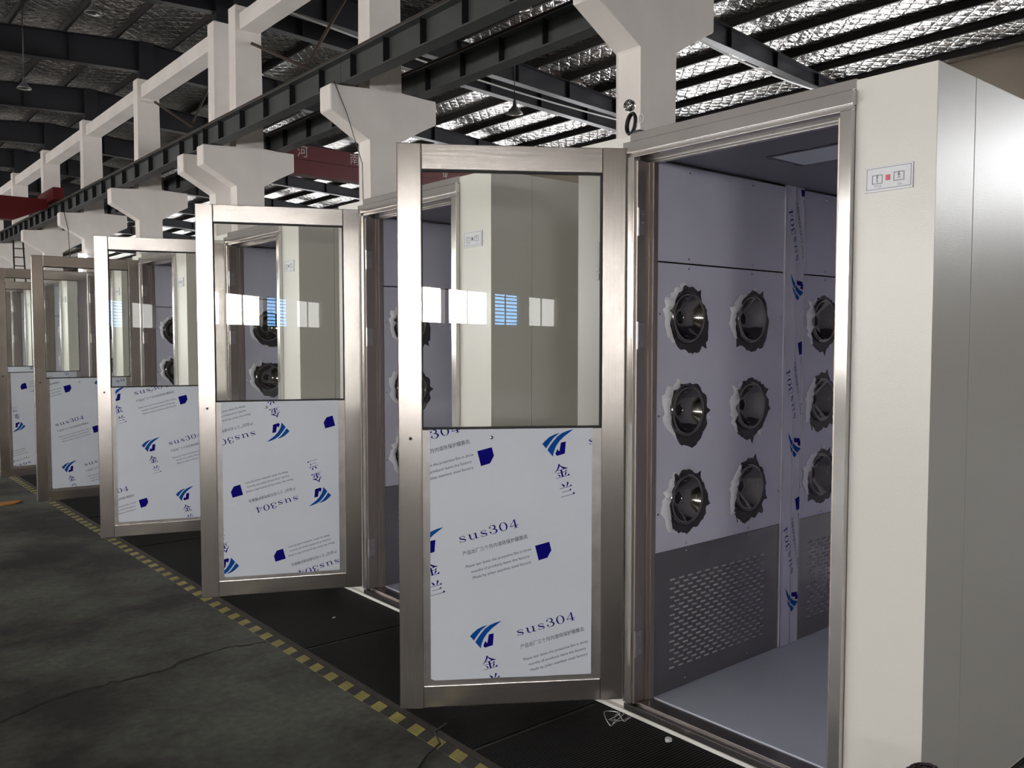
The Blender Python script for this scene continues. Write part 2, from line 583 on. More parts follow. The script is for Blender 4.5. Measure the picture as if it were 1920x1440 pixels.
# crane runway girders on both bracket sides
def runway(xc, a, b, z0, label, grp):
    root = empty('crane_runway_beam', (xc, a, z0))
    L = b - a
    bm = bmesh.new()
    box(bm, (-.13, 0, 0), (.13, L, .025))
    box(bm, (-.008, 0, .025), (.008, L, .415))
    box(bm, (-.15, 0, .415), (.15, L, .44))
    obj('girder', bm, 'runway_steel', root)
    bm = bmesh.new()
    prism(bm, [(-.05, .44), (.05, .44), (.05, .455), (.012, .465), (.012, .515), (.032, .525), (.032, .55), (-.032, .55), (-.032, .525), (-.012, .515), (-.012, .465), (-.05, .455)], 'y', 0, L)
    obj('rail', bm, 'rail_rust', root)
    bm = bmesh.new()
    for s in (-1, 1):
        box(bm, (min(s * .008, s * .12), -.005, .025), (max(s * .008, s * .12), .005, .415))
    me = mesh_of(bm, 'stiffener', 'rafter_paint')
    n = max(2, int(round(L / 1.05)))
    for i in range(n):
        put('stiffener', me, root, (0, L * (i + .5) / n, 0))
    tag(root, label, 'runway beam', grp, 'structure')
for i, (a, b) in enumerate(zip(COLS, COLS[1:])):
    wd = 'one two three four five six seven eight nine ten eleven twelve thirteen'.split()[i]
    runway(7.30, a + .2, b + .2 - .01, 5.68, 'grey steel crane runway girder on the aisle-side brackets, span %s from the viewer' % wd, 'aisle-side crane runway girders')
    runway(8.78, a + .2, b + .2 - .01, 5.73, 'dark steel crane runway girder on the far-side brackets, span %s from the viewer' % wd, 'far-side crane runway girders')

# rafters
def rafter(y, side, label):
    xe = X_RIDGE + side * 16.0
    bm = bmesh.new()
    def web(xa, xb, dz0a, dz1a, hw):
        pass
    xs = (X_RIDGE + side * .02, xe)
    zb = [raft_bot(x) for x in xs]
    zt = [raft_top(x) for x in xs]
    def pr(p, hw):
        prism(bm, p, 'y', -hw, hw)
    pr([(xs[0], zb[0]), (xs[1], zb[1]), (xs[1], zt[1]), (xs[0], zt[0])], .006)
    pr([(xs[0], zb[0] - .02), (xs[1], zb[1] - .02), (xs[1], zb[1]), (xs[0], zb[0])], .13)
    pr([(xs[0], zt[0] - .02), (xs[1], zt[1] - .02), (xs[1], zt[1]), (xs[0], zt[0])], .13)
    root = obj('roof_rafter', bm, 'rafter_paint', None, (0, y, 0))
    for j in range(1, 8):
        x = X_RIDGE + side * 2 * j
        bm = bmesh.new()
        box(bm, (x - .006, -.12, raft_bot(x)), (x + .006, .12, raft_top(x) - .02))
        obj('stiffener', bm, 'rafter_paint', root)
    tag(root, label, 'rafter', 'steel roof rafters', 'structure')
RN = ['behind the viewer', 'at the nearest column', 'at the second column', 'at the front paired column', 'at the rear paired column', 'one bay past the paired columns',
      'two bays past the paired columns', 'three bays past the paired columns', 'four bays past the paired columns', 'five bays past the paired columns', 'six bays past the paired columns', 'seven bays past the paired columns', 'eight bays past the paired columns', 'nine bays past the paired columns']
for y, nm in zip(COLS, RN):
    rafter(y + CT / 2, 1, 'dark tapered steel roof rafter beyond the columns, ' + nm)
    rafter(y + CT / 2, -1, 'dark tapered steel roof rafter over the aisle, ' + nm)
    o = boxobj('rafter_post', (CX0 + .1, y + .06, 8.82), (CX1 - .1, y + CT - .06, 9.9), 'rafter_paint')
    tag(o, 'short dark steel post on the column head ' + nm, 'post', 'rafter posts', 'structure')

# bracing rods near the column heads
def rod(name, pts, r, m, label, cat, grp=None, seg=8):
    bm = bmesh.new()
    tube(bm, pts, r, seg)
    o = obj(name, bm, m)
    return tag(o, label, cat, grp)
for i, (p, q, lb) in enumerate((((8.13, 18.80, 8.03), (8.35, 16.6, 7.01), 'dark brace rod angled out from the front paired column'),
                   ((8.36, 16.62, 7.08), (9.62, 17.05, 9.02), 'dark brace rod rising to the foil roof beside the front paired column'),
                   ((8.23, 25.82, 8.22), (8.44, 23.5, 7.12), 'dark brace rod on the column next beyond the paired columns'),
                   ((8.50, 23.60, 7.26), (9.75, 25.45, 9.02), 'dark brace rod rising to the roof beyond the paired columns'))):
    rod('brace_rod', [p, q], 0.035, 'rail_rust', lb, 'brace', 'brace rods at the column heads')
rod('hanging_wire', [(7.05, 13.04, 5.7), (7.28, 13.03, 5.2), (7.56, 13.02, 4.4), (7.60, 13.02, 2.6)], 0.007, 'cable_black', 'thin dark cable hanging down the Y-shaped bracket behind the second booth', 'cable')
rod('hanging_wire', [(7.10, 31.8, 5.7), (7.22, 31.8, 5.1), (7.30, 31.8, 3.2)], 0.012, 'cable_black', 'thin dark cable hanging over a far bracket two columns past the pair', 'cable')
# pale conduits along the rafters beyond the columns
def sag(p, q, s, n=10):
    return [(p[0] + (q[0] - p[0]) * i / n, p[1] + (q[1] - p[1]) * i / n, p[2] + (q[2] - p[2]) * i / n - s * 4 * (i / n) * (1 - i / n)) for i in range(n + 1)]
rod('conduit', sag((9.0, 18.92, raft_bot(9.0) - .03), (23.0, 18.92, raft_bot(23) - .03), 0.25), 0.025, 'cable_white', 'pale sagging cable along the rafter at the paired columns', 'cable')
rod('conduit', sag((15.5, 13.16, raft_bot(15.5) - .03), (23.0, 13.16, raft_bot(23) - .03), 0.18), 0.025, 'cable_white', 'pale sagging cable along the rafter at the second column', 'cable')

# ------------------------------------------------------------------ overhead cranes (red)
def text_mesh(s, size, m, shear=0.0):
    cu = bpy.data.curves.new('t', 'FONT')
    cu.body = s
    cu.size = size
    cu.resolution_u = 3
    cu.shear = shear
    o = bpy.data.objects.new('t', cu)
    COL.objects.link(o)
    dg = bpy.context.evaluated_depsgraph_get()
    me = bpy.data.meshes.new_from_object(o.evaluated_get(dg))
    bpy.data.objects.remove(o)
    bpy.data.curves.remove(cu)
    me.materials.clear()
    me.materials.append(MATS[m])
    return me
cr = empty('overhead_crane', (9.0, 22.2, 5.98))
bm = bmesh.new()
prism(bm, [(0, .42), (.9, .0), (13.9, 0), (14.9, .42), (14.9, .80), (0, .80)], 'y', 0, .42)
obj('girder', bm, 'crane_red', cr)
bm = bmesh.new()
box(bm, (.2, -.05, .40), (14.7, 0, .43))
obj('girder_flange', bm, 'crane_red', cr)
for i, ch in enumerate('河南省矿山'):
    put('lettering', text_mesh(ch, .34, 'white_lettering'), cr, (1.84 + 1.63 * i, -.004, .50), rot=(PI / 2, 0, 0))
for x in (-.35, 14.75):
    boxobj('end_carriage', (x, -1.2, .32), (x + .35, 1.6, .62), 'crane_red', cr, 0.02)
tag(cr, 'red overhead crane girder with faded white lettering beyond the columns', 'crane')
cr = empty('overhead_crane', (-7.4, 34.0, 5.55))
bm = bmesh.new()
prism(bm, [(0, .45), (1.0, 0), (13.4, 0), (14.5, .50), (14.5, .80), (0, .80)], 'y', 0, .45)
obj('girder', bm, 'crane_red', cr)
for x in (10.2, 11.6):
    boxobj('walkway_bracket', (x, -.25, .80), (x + .15, .7, 1.0), 'crane_red', cr)
for x in (-.2, 14.45):
    boxobj('end_carriage', (x, -1.0, .68), (x + .35, 1.4, 1.1), 'crane_red', cr, 0.02)
tag(cr, 'dark red overhead crane over the aisle at the far left', 'crane')

# ------------------------------------------------------------------ high-bay lamps
bm = bmesh.new()
lathe(bm, [(.035, .42), (.05, .36), (.06, .24), (.10, .20), (.22, .06), (.26, 0.0), (.25, 0.0), (.21, .06), (.09, .19), (.001, .19)], 20)
shade_me = mesh_of(bm, 'reflector', 'lamp_metal')
bm = bmesh.new()
lathe(bm, [(.001, -.03), (.12, -.02), (.22, .005), (.24, .02)], 20)
lens_me = mesh_of(bm, 'lens', 'lamp_glass')
for (x, y, z), ls, lb in (((13.46, 16.0, 6.80), .8, 'dark bell-shaped high-bay lamp hanging before the bright foil'),
                      ((11.2, 13.1, 7.88), .8, 'high-bay lamp at the picture top beside the runway girder'),
                      ((4.5, 17.5, 7.45), .62, 'high-bay lamp at the top left over the aisle'),
                      ((4.21, 22.2, 7.06), .6, 'high-bay lamp over the aisle, lower at the left edge')):
    r = empty('high_bay_lamp', (x, y, z))
    put('reflector', shade_me, r, scale=(ls, ls, ls))
    put('lens', lens_me, r, scale=(ls, ls, ls))
    bm = bmesh.new()
    tube(bm, [(0, 0, .40 * ls), (0, 0, roof_z(x) - z - .01)], .012, 6)
    obj('suspension_rod', bm, 'cable_black', r)
    tag(r, lb, 'lamp', 'hanging high-bay lamps')

# ================================================================== FLOOR COVERINGS
yy = -0.21
i = 0
MORD = 'beside the viewer;under the front booth;from under the front door;between the first and second doors;under the second booth;under the second door;past the second booth;at the third booth;at the third door;past the third door;at the fourth booth;at the fourth door;at the fifth booth;past the fifth booth'.split(';')
while yy < 17:
    bm = bmesh.new()
    box(bm, (1.745, yy + .010, 0.0005), (5.2, yy + 1.25 - .010, .004))
    o = obj('rubber_mat', bm, 'mat_rubber')
    tag(o, 'black ribbed rubber floor mat ' + MORD[min(i, len(MORD) - 1)], 'mat', 'black rubber floor mats')
    yy += 1.25
    i += 1
bm = bmesh.new()
y = -0.3
kk = 0
while y < 17:
    L = 0.064
    x0, x1 = 1.655, 1.708
    sk = 0.012
    vs = [bm.verts.new(p) for p in ((x0, y - sk, .0022), (x1, y + sk, .0022), (x1, y + L + sk, .0022), (x0, y + L - sk, .0022))]
    lo = [bm.verts.new((v.co.x, v.co.y, .0004)) for v in vs]
    f = bm.faces.new(vs)
    f.material_index = kk % 2
    for a in range(4):
        g = bm.faces.new((vs[a], lo[a], lo[(a + 1) % 4], vs[(a + 1) % 4]))
        g.material_index = kk % 2
    y += L
    kk += 1
tag(obj('hazard_tape', bm, ['tape_yellow', 'tape_black']), 'worn yellow and black hazard tape line along the mats', 'tape')
o = boxobj('tape_border', (1.712, -.3, .0004), (1.744, 17, .0016), 'tape_edge')
tag(o, 'dusty brown strip of old tape beside the hazard line', 'tape')

# ================================================================== PRINTED FILM
# all print is laid out in units of 1.9 mm, tilted as the film is
PX = 0.0019
TILT = math.radians(14.0)
LAT_A = (111.5, -185.5)
LAT_B = (251.4, 185.0)

def cat_rom(pts, n=6):
    out = []
    P = [pts[0]] + list(pts) + [pts[-1]]
    for i in range(1, len(P) - 2):
        p0, p1, p2, p3 = P[i - 1:i + 3]
        for k in range(n):
            t = k / n
            out.append(tuple(0.5 * ((2 * p1[j]) + (-p0[j] + p2[j]) * t + (2 * p0[j] - 5 * p1[j] + 4 * p2[j] - p3[j]) * t * t + (-p0[j] + 3 * p1[j] - 3 * p2[j] + p3[j]) * t ** 3) for j in range(len(p1))))
    out.append(tuple(pts[-1]))
    return out

def stroke_polys(pts):
    """pts: (x, y, width) -> list of quads"""
    s = cat_rom(pts)
    L, R = [], []
    for i, (x, y, w) in enumerate(s):
        a = s[max(i - 1, 0)]
        b = s[min(i + 1, len(s) - 1)]
        dx, dy = b[0] - a[0], b[1] - a[1]
        l = math.hypot(dx, dy) or 1
        nx, ny = -dy / l, dx / l
        L.append((x + nx * w / 2, y + ny * w / 2))
        R.append((x - nx * w / 2, y - ny * w / 2))
    return [[L[i], L[i + 1], R[i + 1], R[i]] for i in range(len(s) - 1)]

def rect(x0, y0, x1, y1): return [(x0, y0), (x1, y0), (x1, y1), (x0, y1)]
def disc(cx, cy, r): return [(cx + r * math.cos(2 * PI * k / 10), cy + r * math.sin(2 * PI * k / 10)) for k in range(10)]

def glyph(ch):
    if ch == 's':
        p = stroke_polys([(1.00, .74, .05), (.86, .93, .08), (.58, .97, .08), (.26, .90, .12), (.17, .74, .18), (.34, .60, .22), (.62, .50, .24), (.95, .38, .22), (1.06, .24, .18), (.93, .08, .11), (.60, .03, .07), (.25, .09, .07), (.10, .30, .05)])
        return p + [[(.96, .68), (1.04, .68), (1.04, 1.0), (.98, 1.0)], [(.06, 0), (.12, 0), (.14, .33), (.06, .33)]], 1.22
    if ch == 'u':
        p = stroke_polys([(.36, .98, .26), (.36, .55, .26), (.37, .30, .25), (.50, .10, .16), (.76, .04, .09), (1.05, .12, .07), (1.26, .32, .06)])
        return p + [rect(1.22, 0, 1.48, 1.0), rect(.02, .93, .40, 1.0), rect(.98, .93, 1.40, 1.0), rect(1.35, 0, 1.78, .07)], 1.8
    if ch == '3':
        p = stroke_polys([(.16, 1.13, .06), (.30, 1.40, .07), (.62, 1.46, .08), (1.00, 1.33, .20), (1.10, 1.10, .26), (.98, .88, .18), (.55, .79, .06)])
        p += stroke_polys([(.55, .79, .06), (1.02, .72, .16), (1.25, .42, .28), (1.05, .12, .18), (.65, .02, .08), (.28, .10, .07), (.10, .34, .06)])
        return p + [disc(.22, 1.16, .14), disc(.18, .36, .15)], 1.42
    if ch == '0':
        n = 28
        out = []
        for k in range(n):
            a, b = 2 * PI * k / n, 2 * PI * (k + 1) / n
            out.append([(.72 + .72 * math.cos(a), .73 + .75 * math.sin(a)), (.72 + .72 * math.cos(b), .73 + .75 * math.sin(b)),
                        (.72 + .44 * math.cos(b), .73 + .69 * math.sin(b)), (.72 + .44 * math.cos(a), .73 + .69 * math.sin(a))])
        return out, 1.44
    if ch == '4':
        return [[(.02, .44), (.92, 1.46), (1.0, 1.46), (.14, .44)], rect(.02, .36, 1.5, .46), [(.86, 1.40), (1.12, 1.50), (1.12, 0), (.86, 0)], rect(.62, 0, 1.38, .07)], 1.5

def tri(x, y, s=.10): return [(x - s * 1.3, y), (x - s * .25, y + s), (x + s * .35, y)]
JIN = (stroke_polys([(.47, 1.0, .12), (.36, .78, .11), (.20, .60, .07), (0, .46, .02)]) + stroke_polys([(.46, .94, .04), (.60, .76, .10), (.76, .64, .13), (1.0, .56, .03)])
       + [rect(.24, .55, .76, .585), rect(.12, .36, .86, .395), rect(.44, .05, .57, .58), rect(.0, .03, 1.0, .06), tri(.76, .585), tri(.88, .395), tri(1.0, .06, .12)]
       + stroke_polys([(.20, .30, .02), (.27, .22, .08), (.33, .12, .13)]) + stroke_polys([(.82, .32, .11), (.75, .20, .09), (.67, .08, .03)]))
LAN = (stroke_polys([(.26, .98, .03), (.34, .88, .10), (.42, .74, .15)]) + stroke_polys([(.74, 1.0, .14), (.68, .86, .10), (.58, .68, .04)])
       + [rect(.06, .64, .92, .67), tri(.94, .67, .11), rect(.16, .36, .82, .39), tri(.84, .39, .11), rect(0, .04, 1.0, .07), tri(1.02, .07, .13)])
LOGO_A = [(340, 432), (400, 370), (470, 310), (560, 268), (650, 245), (600, 280), (540, 330), (470, 420), (408, 510)]
LOGO_B = [(432, 540), (480, 460), (540, 380), (600, 310), (690, 245), (790, 205), (890, 180), (800, 250), (720, 310), (640, 390), (580, 480), (545, 570), (527, 655)]
LOGO_C = [(668, 412), (755, 395), (738, 605), (600, 645), (570, 610), (605, 525), (640, 565)]
PENTA = [(1004.1, 1015.6), (1031.9, 1008.5), (1036.2, 1025), (1028.5, 1039.5), (1011.3, 1044.5)]

def local(x, y, ox, oy, s):
    c, sn = math.cos(TILT), math.sin(TILT)
    return (ox + s * (x * c - y * sn), oy + s * (x * sn + y * c))

def cell_mesh():
    """one repeat of the print: logo, two characters, grade, notes, flag; faces on z=0, in print units"""
    bm = bmesh.new()
    def poly(p, mi):
        try:
            f = bm.faces.new([bm.verts.new((x, y, 0)) for x, y in p])
            f.material_index = mi
        except ValueError:
            pass
    for L, mi in ((LOGO_A, 1), (LOGO_B, 1), (LOGO_C, 0)):
        poly([((980 + x / 9) - 1050, 820 - (770 + y / 9)) for x, y in L], mi)
    for G, cx, cy in ((JIN, 5, -50.5), (LAN, 15, -87.2)):
        for p in G:
            poly([local(x - .5, y - .5, cx, cy, 27) for x, y in p], 0)
    s = 11.4
    x = 0
    for ch in 'sus304':
        ps, adv = glyph(ch)
        for p in ps:
            poly([local(x + u, v, 60.3, -1.5, s) for u, v in p], 0)
        x += adv + .34
    for q in PENTA[:1]:
        poly([(60.3 + (a - 858.9), -1.5 - (b - 1006.5)) for a, b in PENTA], 0)
    def txt(body, ox, oy, length, size, mi):
        me = text_mesh(body, size, 'fine_print')
        xs = [v.co.x for v in me.vertices]
        if not xs:
            return
        x0, w = min(xs), max(xs) - min(xs)
        vs = [bm.verts.new((*local((v.co.x - x0) * length / w, v.co.y, ox, oy, 1), 0)) for v in me.vertices]
        for p in me.polygons:
            try:
                bm.faces.new([vs[i] for i in p.vertices]).material_index = mi
            except ValueError:
                pass
        bpy.data.meshes.remove(me)
    txt('产品出厂三个月内请将保护膜撕去', 66.6, -26.0, 129, 9.4, 2)
    txt('Please tear down the protective film in three', 72.4, -50.4, 130, 7.2, 2)
    txt('months of products leave the factory', 82.6, -60.5, 116, 7.2, 2)
    txt('Made by jinlan stainless steel factory', 86, -72, 116, 7.2, 2)
    me = bpy.data.meshes.new('print_cell')
    bm.to_mesh(me)
    bm.free()
    return me
CELL = cell_mesh()

def print_mesh(name, w, h, org, rot=0.0, span=4):
    """print clipped to a w x h sheet (print units, origin lower left); org = position of one logo; rot in degrees about org"""
    bm = bmesh.new()
    R = Matrix.Rotation(math.radians(rot), 4, 'Z')
    for i in range(-span, span + 1):
        for j in range(-span, span + 1):
            v = R @ Vector((LAT_A[0] * i + LAT_B[0] * j, LAT_A[1] * i + LAT_B[1] * j, 0)) + Vector((org[0], org[1], 0))
            if not (-300 < v.x < w + 300 and -300 < v.y < h + 300):
                continue
            t = bmesh.new()
            t.from_mesh(CELL)
            bmesh.ops.transform(t, matrix=Matrix.Translation(v) @ R, verts=t.verts)
            for co, no in (((0, 0, 0), (-1, 0, 0)), ((w, 0, 0), (1, 0, 0)), ((0, 0, 0), (0, -1, 0)), ((0, h, 0), (0, 1, 0))):
                bmesh.ops.bisect_plane(t, geom=t.verts[:] + t.edges[:] + t.faces[:], plane_co=co, plane_no=no, clear_outer=True)
            tm = bpy.data.meshes.new('tmp')
            t.to_mesh(tm)
            t.free()
            bm.from_mesh(tm)
            bpy.data.meshes.remove(tm)
    bmesh.ops.scale(bm, vec=(PX, PX, PX), verts=bm.verts)
    me = bpy.data.meshes.new(name)
    bm.to_mesh(me)
    bm.free()
    for m in ('navy_print', 'blue_print', 'fine_print'):
        me.materials.append(MATS[m])
    return me

# ================================================================== AIR SHOWER BOOTHS
DX = 2.37                      # front plane of the booths
BW, BD, BH = 1.37, 2.05, 2.15  # width along the row, depth, height
OY0, OY1 = 0.232, 1.098        # door frame, outer edges (local y)
IY0, IY1 = 0.270, 1.040        # inner walls
DW, DZ0, DZ1 = 0.826, 0.062, 2.098

def torn_outline(r, seed):
    q = random.Random(seed)
    n = 64
    ph = [q.uniform(0, 6.28) for _ in range(5)]
    drop = q.uniform(3.9, 5.4)                       # direction in which most film came away
    out = []
    spike = 0
    for k in range(n):
        a = 2 * PI * k / n
        rr = r * (1.16 + .13 * max(0, math.cos(a - drop)) + .06 * math.sin(2 * a + ph[0]) + .055 * math.sin(3 * a + ph[1]) + .035 * math.sin(8 * a + ph[2]) + .025 * math.sin(13 * a + ph[3]))
        if q.random() < .07:
            rr *= q.uniform(1.08, 1.2)
        rr *= q.uniform(.975, 1.025)
        out.append((rr * math.cos(a), rr * 1.05 * math.sin(a)))
    return out

NOZ_PARTS = []
for sd in range(6):
    ol = torn_outline(.100, 11 + sd * 7)
    n = len(ol)
    bm = bmesh.new()
    # bare steel patch, lies in x-z plane, faces -y
    top = [bm.verts.new((x, -.0012, z)) for x, z in ol]
    bot = [bm.verts.new((x, 0.0, z)) for x, z in ol]
    inn = [bm.verts.new((.084 * math.cos(2 * PI * k / n) - .012, -.0012, .084 * math.sin(2 * PI * k / n) + .006)) for k in range(n)]
    for k in range(n):
        bm.faces.new((inn[k], inn[(k + 1) % n], top[(k + 1) % n], top[k]))
        bm.faces.new((top[k], bot[k], bot[(k + 1) % n], top[(k + 1) % n]))
    patch = mesh_of(bm, 'torn_patch', 'torn_steel')
    # film peeled back along the torn edge: a ragged lifted crescent, widest towards the front of the booth
    q = random.Random(100 + sd)
    bm = bmesh.new()
    k0, k1 = int(n * q.uniform(.28, .36)), int(n * q.uniform(.58, .70))
    prev = None
    for k in range(k0, k1 + 1):
        t = (k - k0) / (k1 - k0)
        w = (.006 + .030 * math.sin(PI * t)) * q.uniform(.55, 1.15)
        x, z = ol[k]
        l = math.hypot(x, z)
        ux, uz = x / l, z / l
        row = [bm.verts.new((x - ux * .004, -.0016, z - uz * .004)), bm.verts.new((x + ux * w * .22, -.003 - w * .62, z + uz * w * .22)), bm.verts.new((x + ux * w, -.0016, z + uz * w))]
        if prev:
            for j in range(2):
                bm.faces.new((prev[j], prev[j + 1], row[j + 1], row[j])).smooth = True
        prev = row
    for _ in range(3):
        k = q.randrange(n)
        a0, a1 = ol[k], ol[(k + 2) % n]
        g = q.uniform(1.06, 1.14)
        m = ((a0[0] + a1[0]) / 2 * g, (a0[1] + a1[1]) / 2 * g)
        bm.faces.new([bm.verts.new((a0[0], -.0016, a0[1])), bm.verts.new((a1[0], -.0016, a1[1])), bm.verts.new((m[0], -.012, m[1]))])
    flap = mesh_of(bm, 'film_flap', 'film_flap')
    NOZ_PARTS.append((patch, flap))
Mnoz = Matrix.Rotation(PI / 2, 4, 'X')      # lathe axis Z -> -Y
bm = bmesh.new()
lathe(bm, [(.101, .0015), (.101, .005), (.097, .010), (.092, .014), (.087, .014), (.083, .009), (.060, -.012), (.034, -.031), (.029, -.031), (.024, -.030), (.019, -.036)], 48, Mnoz)
noz_me = mesh_of(bm, 'nozzle', 'dark_chrome')
bm = bmesh.new()
rr = lathe(bm, [(.0195, -.0355), (.001, -.0355)], 20, Mnoz)
bore_me = mesh_of(bm, 'nozzle_bore', 'black_hole')

def grille_mesh(w, h):
    """perforated panel in x-z, face at y=0 (front towards -y), 2 mm thick; 11 full and 10 staggered slot rows"""
    bm = bmesh.new()
    gx0, gx1, gz0, gz1 = .085, w - .105, .085, h - .115
    rows = 21
    ph = (gz1 - gz0) / (rows - 1)
    sh = .0075
    pw = (gx1 - gx0) / 11.6
    sl = pw * .62
    def q(x0, z0, x1, z1):
        box(bm, (x0, 0, z0), (x1, .002, z1))
    q(0, 0, w, gz0 - sh / 2)
    q(0, gz1 + sh / 2, w, h)
    for r in range(rows):
        z = gz0 + r * ph
        if r < rows - 1:
            q(0, z + sh / 2, w, z + ph - sh / 2)
        x = 0
        cnt = 12 if r % 2 == 0 else 11
        for c in range(cnt):
            xs = gx0 + pw * (c + (0 if r % 2 == 0 else .5))
            q(x, z - sh / 2, xs, z + sh / 2)
            x = xs + sl
        q(x, z - sh / 2, w, z + sh / 2)
    return mesh_of(bm, 'grille_panel', 'grille_steel')

def frame_profile(bm, y_out, y_in, z0, z1):
    """vertical jamb: stepped steel section; y_out is the outer flange edge, y_in the inner wall side"""
    s = 1 if y_in > y_out else -1
    def b(xa, xb, ya, yb):
        box(bm, (xa, min(ya, yb), z0), (xb, max(ya, yb), z1), bev=0.0015)
    b(-.022, .010, y_out, y_out + s * .036)

def frame_rebate(bm, y_out, s, z0, z1):
    for xa, xb, ya, yb in ((-.012, .045, .0362, .046), (.0455, .060, .030, .053), (.060, .085, .030, .060)):
        a, b = y_out + s * ya, y_out + s * yb
        box(bm, (xa, min(a, b), z0), (xb, max(a, b), z1), bev=0.0015)

def build_booth():
    root = empty('air_shower_booth')
    # cream casing
    boxobj('corner_panel', (0, 0, .02), (.237, OY0 - .001, BH), 'cream_paint', root, .002)
    boxobj('side_panel', (.2395, 0, .02), (BD, OY0 - .001, BH), 'cream_paint', root, .002)
    boxobj('corner_panel', (0, OY1 + .001, .02), (.237, BW, BH), 'cream_paint', root, .002)
    boxobj('side_panel', (.2395, OY1 + .001, .02), (BD, BW, BH), 'cream_paint', root, .002)
    boxobj('roof_panel', (.012, OY0, 2.100), (BD, OY1, BH - .002), 'cream_paint', root)
    boxobj('fascia', (-.002, OY0 - .001, 2.1245), (.012, OY1 + .001, BH + .004), 'frame_steel', root, .001)
    boxobj('back_panel', (BD - .03, OY0, .02), (BD, OY1, 2.10), 'cream_paint', root)
    boxobj('base_strip', (-.020, -.0, .0056), (BD, BW, .0195), 'base_white', root)
    # steel door frame
    bm = bmesh.new()
    frame_profile(bm, OY0, IY0, .052, 2.064)
    obj('frame_jamb', bm, 'frame_steel', root)
    bm = bmesh.new()
    frame_profile(bm, OY1, IY1, .052, 2.064)
    obj('frame_jamb', bm, 'frame_steel', root)
    for yo, sg in ((OY0, 1), (OY1, -1)):
        bm = bmesh.new()
        frame_rebate(bm, yo, sg, .053, 2.05)
        obj('frame_rebate', bm, 'rebate_steel', root)
    bm = bmesh.new()
    box(bm, (-.026, OY0 - .004, 2.078), (.010, OY1 + .014, 2.119), bev=.0025)
    box(bm, (-.014, OY0, 2.064), (.045, OY1, 2.078), bev=.0015)
    box(bm, (.045, OY0, 2.056), (.060, OY1, 2.085), bev=.0015)
    box(bm, (.060, OY0, 2.050), (.085, OY1, 2.085), bev=.0015)
    obj('frame_head', bm, 'frame_steel', root)
    boxobj('gap_strip', (.0, OY0, 2.119), (.008, OY1, 2.1245), 'gasket_black', root)
    bm = bmesh.new()
    box(bm, (-.018, OY0, .020), (.012, OY1, .045), bev=.002)
    box(bm, (.012, OY0, .020), (.085, OY1, .052), bev=.002)
    obj('threshold', bm, 'grille_steel', root)
    # liner: floor, ceiling, back, right wall
    boxobj('floor_plate', (.086, OY0, .03), (BD - .03, OY1, .056), 'film_floor', root)
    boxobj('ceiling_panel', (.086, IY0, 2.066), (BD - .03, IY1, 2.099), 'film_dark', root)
    boxobj('inner_back_panel', (BD - .045, IY0, .057), (BD - .031, IY1, 2.065), 'film_grey', root)
    boxobj('inner_wall_panel', (.086, OY0 + .001, .057), (BD - .046, IY0, 2.065), 'film_grey', root)
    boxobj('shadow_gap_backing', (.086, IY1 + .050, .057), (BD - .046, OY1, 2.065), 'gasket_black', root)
    # two wall modules on the viewer-facing wall
    gm = None
    for mx0, mx1, seed in ((.088, .905, 0), (1.052, 1.90, 3)):
        w = mx1 - mx0
        bm = bmesh.new(); box(bm, (mx0, IY1, 1.696), (mx1, IY1 + .005, 2.058), bev=.001)
        obj('upper_wall_panel', bm, 'film_grey', root)
        bm = bmesh.new()
        hs = .071
        zs = (.790, 1.133, 1.491)
        xs = (mx0 + .170, mx0 + .580)
        edges = [.604] + [v for z in zs for v in (z - hs, z + hs)] + [1.690]
        for e0, e1 in zip(edges[::2], edges[1::2]):
            box(bm, (mx0, IY1, e0), (mx1, IY1 + .005, e1))
        for z in zs:
            for xa, xb in ((mx0, xs[0] - hs), (xs[0] + hs, xs[1] - hs), (xs[1] + hs, mx1)):
                box(bm, (xa, IY1, z - hs), (xb, IY1 + .005, z + hs))
        obj('nozzle_panel', bm, 'film_grey', root)
        gp = put('grille_panel', grille_mesh(w, .544), root, (mx0, IY1, .058))
        boxobj('filter_sheet', (0, .0035, .002), (w, .0055, .542), 'filter_grey', gp)
        bm = bmesh.new()
        for xx in (mx0 + .22 * w, mx0 + .72 * w):
            for zz in (1.675, 1.711, 2.035, .618, .590, .085):
                lathe(bm, [(.0045, 0), (.0035, .0025), (.0005, .003)], 8, Matrix.Translation((xx, IY1, zz)) @ Mnoz)
        for zz in (.75, 1.12, 1.5):
            for xx in (mx0 + .012, mx1 - .012):
                lathe(bm, [(.0045, 0), (.0035, .0025), (.0005, .003)], 8, Matrix.Translation((xx, IY1, zz)) @ Mnoz)
        obj('panel_screws', bm, 'chrome', root)['kind'] = 'stuff'
        k = seed
        for zz in (1.491, 1.133, .790):
            for xx in (.258, .668):
                nz = put('nozzle', noz_me, root, (mx0 + xx - .088, IY1 - .0012, zz))
                put('nozzle_bore', bore_me, nz)
                pt, fp = NOZ_PARTS[k % 6]
                a = 0.0
                put('torn_patch', pt, nz, (0.012, .0012, -.006), rot=(0, a, 0))
                put('film_flap', fp, nz, (0.012, .0008, -.006), rot=(0, a, 0))['kind'] = 'stuff'
                k += 1
    # joint cover strip with printed film
    boxobj('joint_strip', (.908, IY1 - .006, .057), (1.050, IY1 + .003, 2.066), 'film_grey', root, .001)
    bm = bmesh.new()
    for xx in (.910, .985, 1.048):
        box(bm, (xx - .0015, IY1 - .009, .057), (xx + .0015, IY1 - .005, 2.06))
    obj('strip_edge', bm, 'frame_steel', root)
    pm = print_mesh('strip_lettering', .140 / PX, 2.0 / PX, (52, 105), 90)
    put('strip_lettering', pm, root, (.909, IY1 - .0066, .058), rot=(PI / 2, 0, 0))
    # ceiling lamp cover with torn film round it
    cx, cy = .475, .615
    bm = bmesh.new()
    q = random.Random(8)
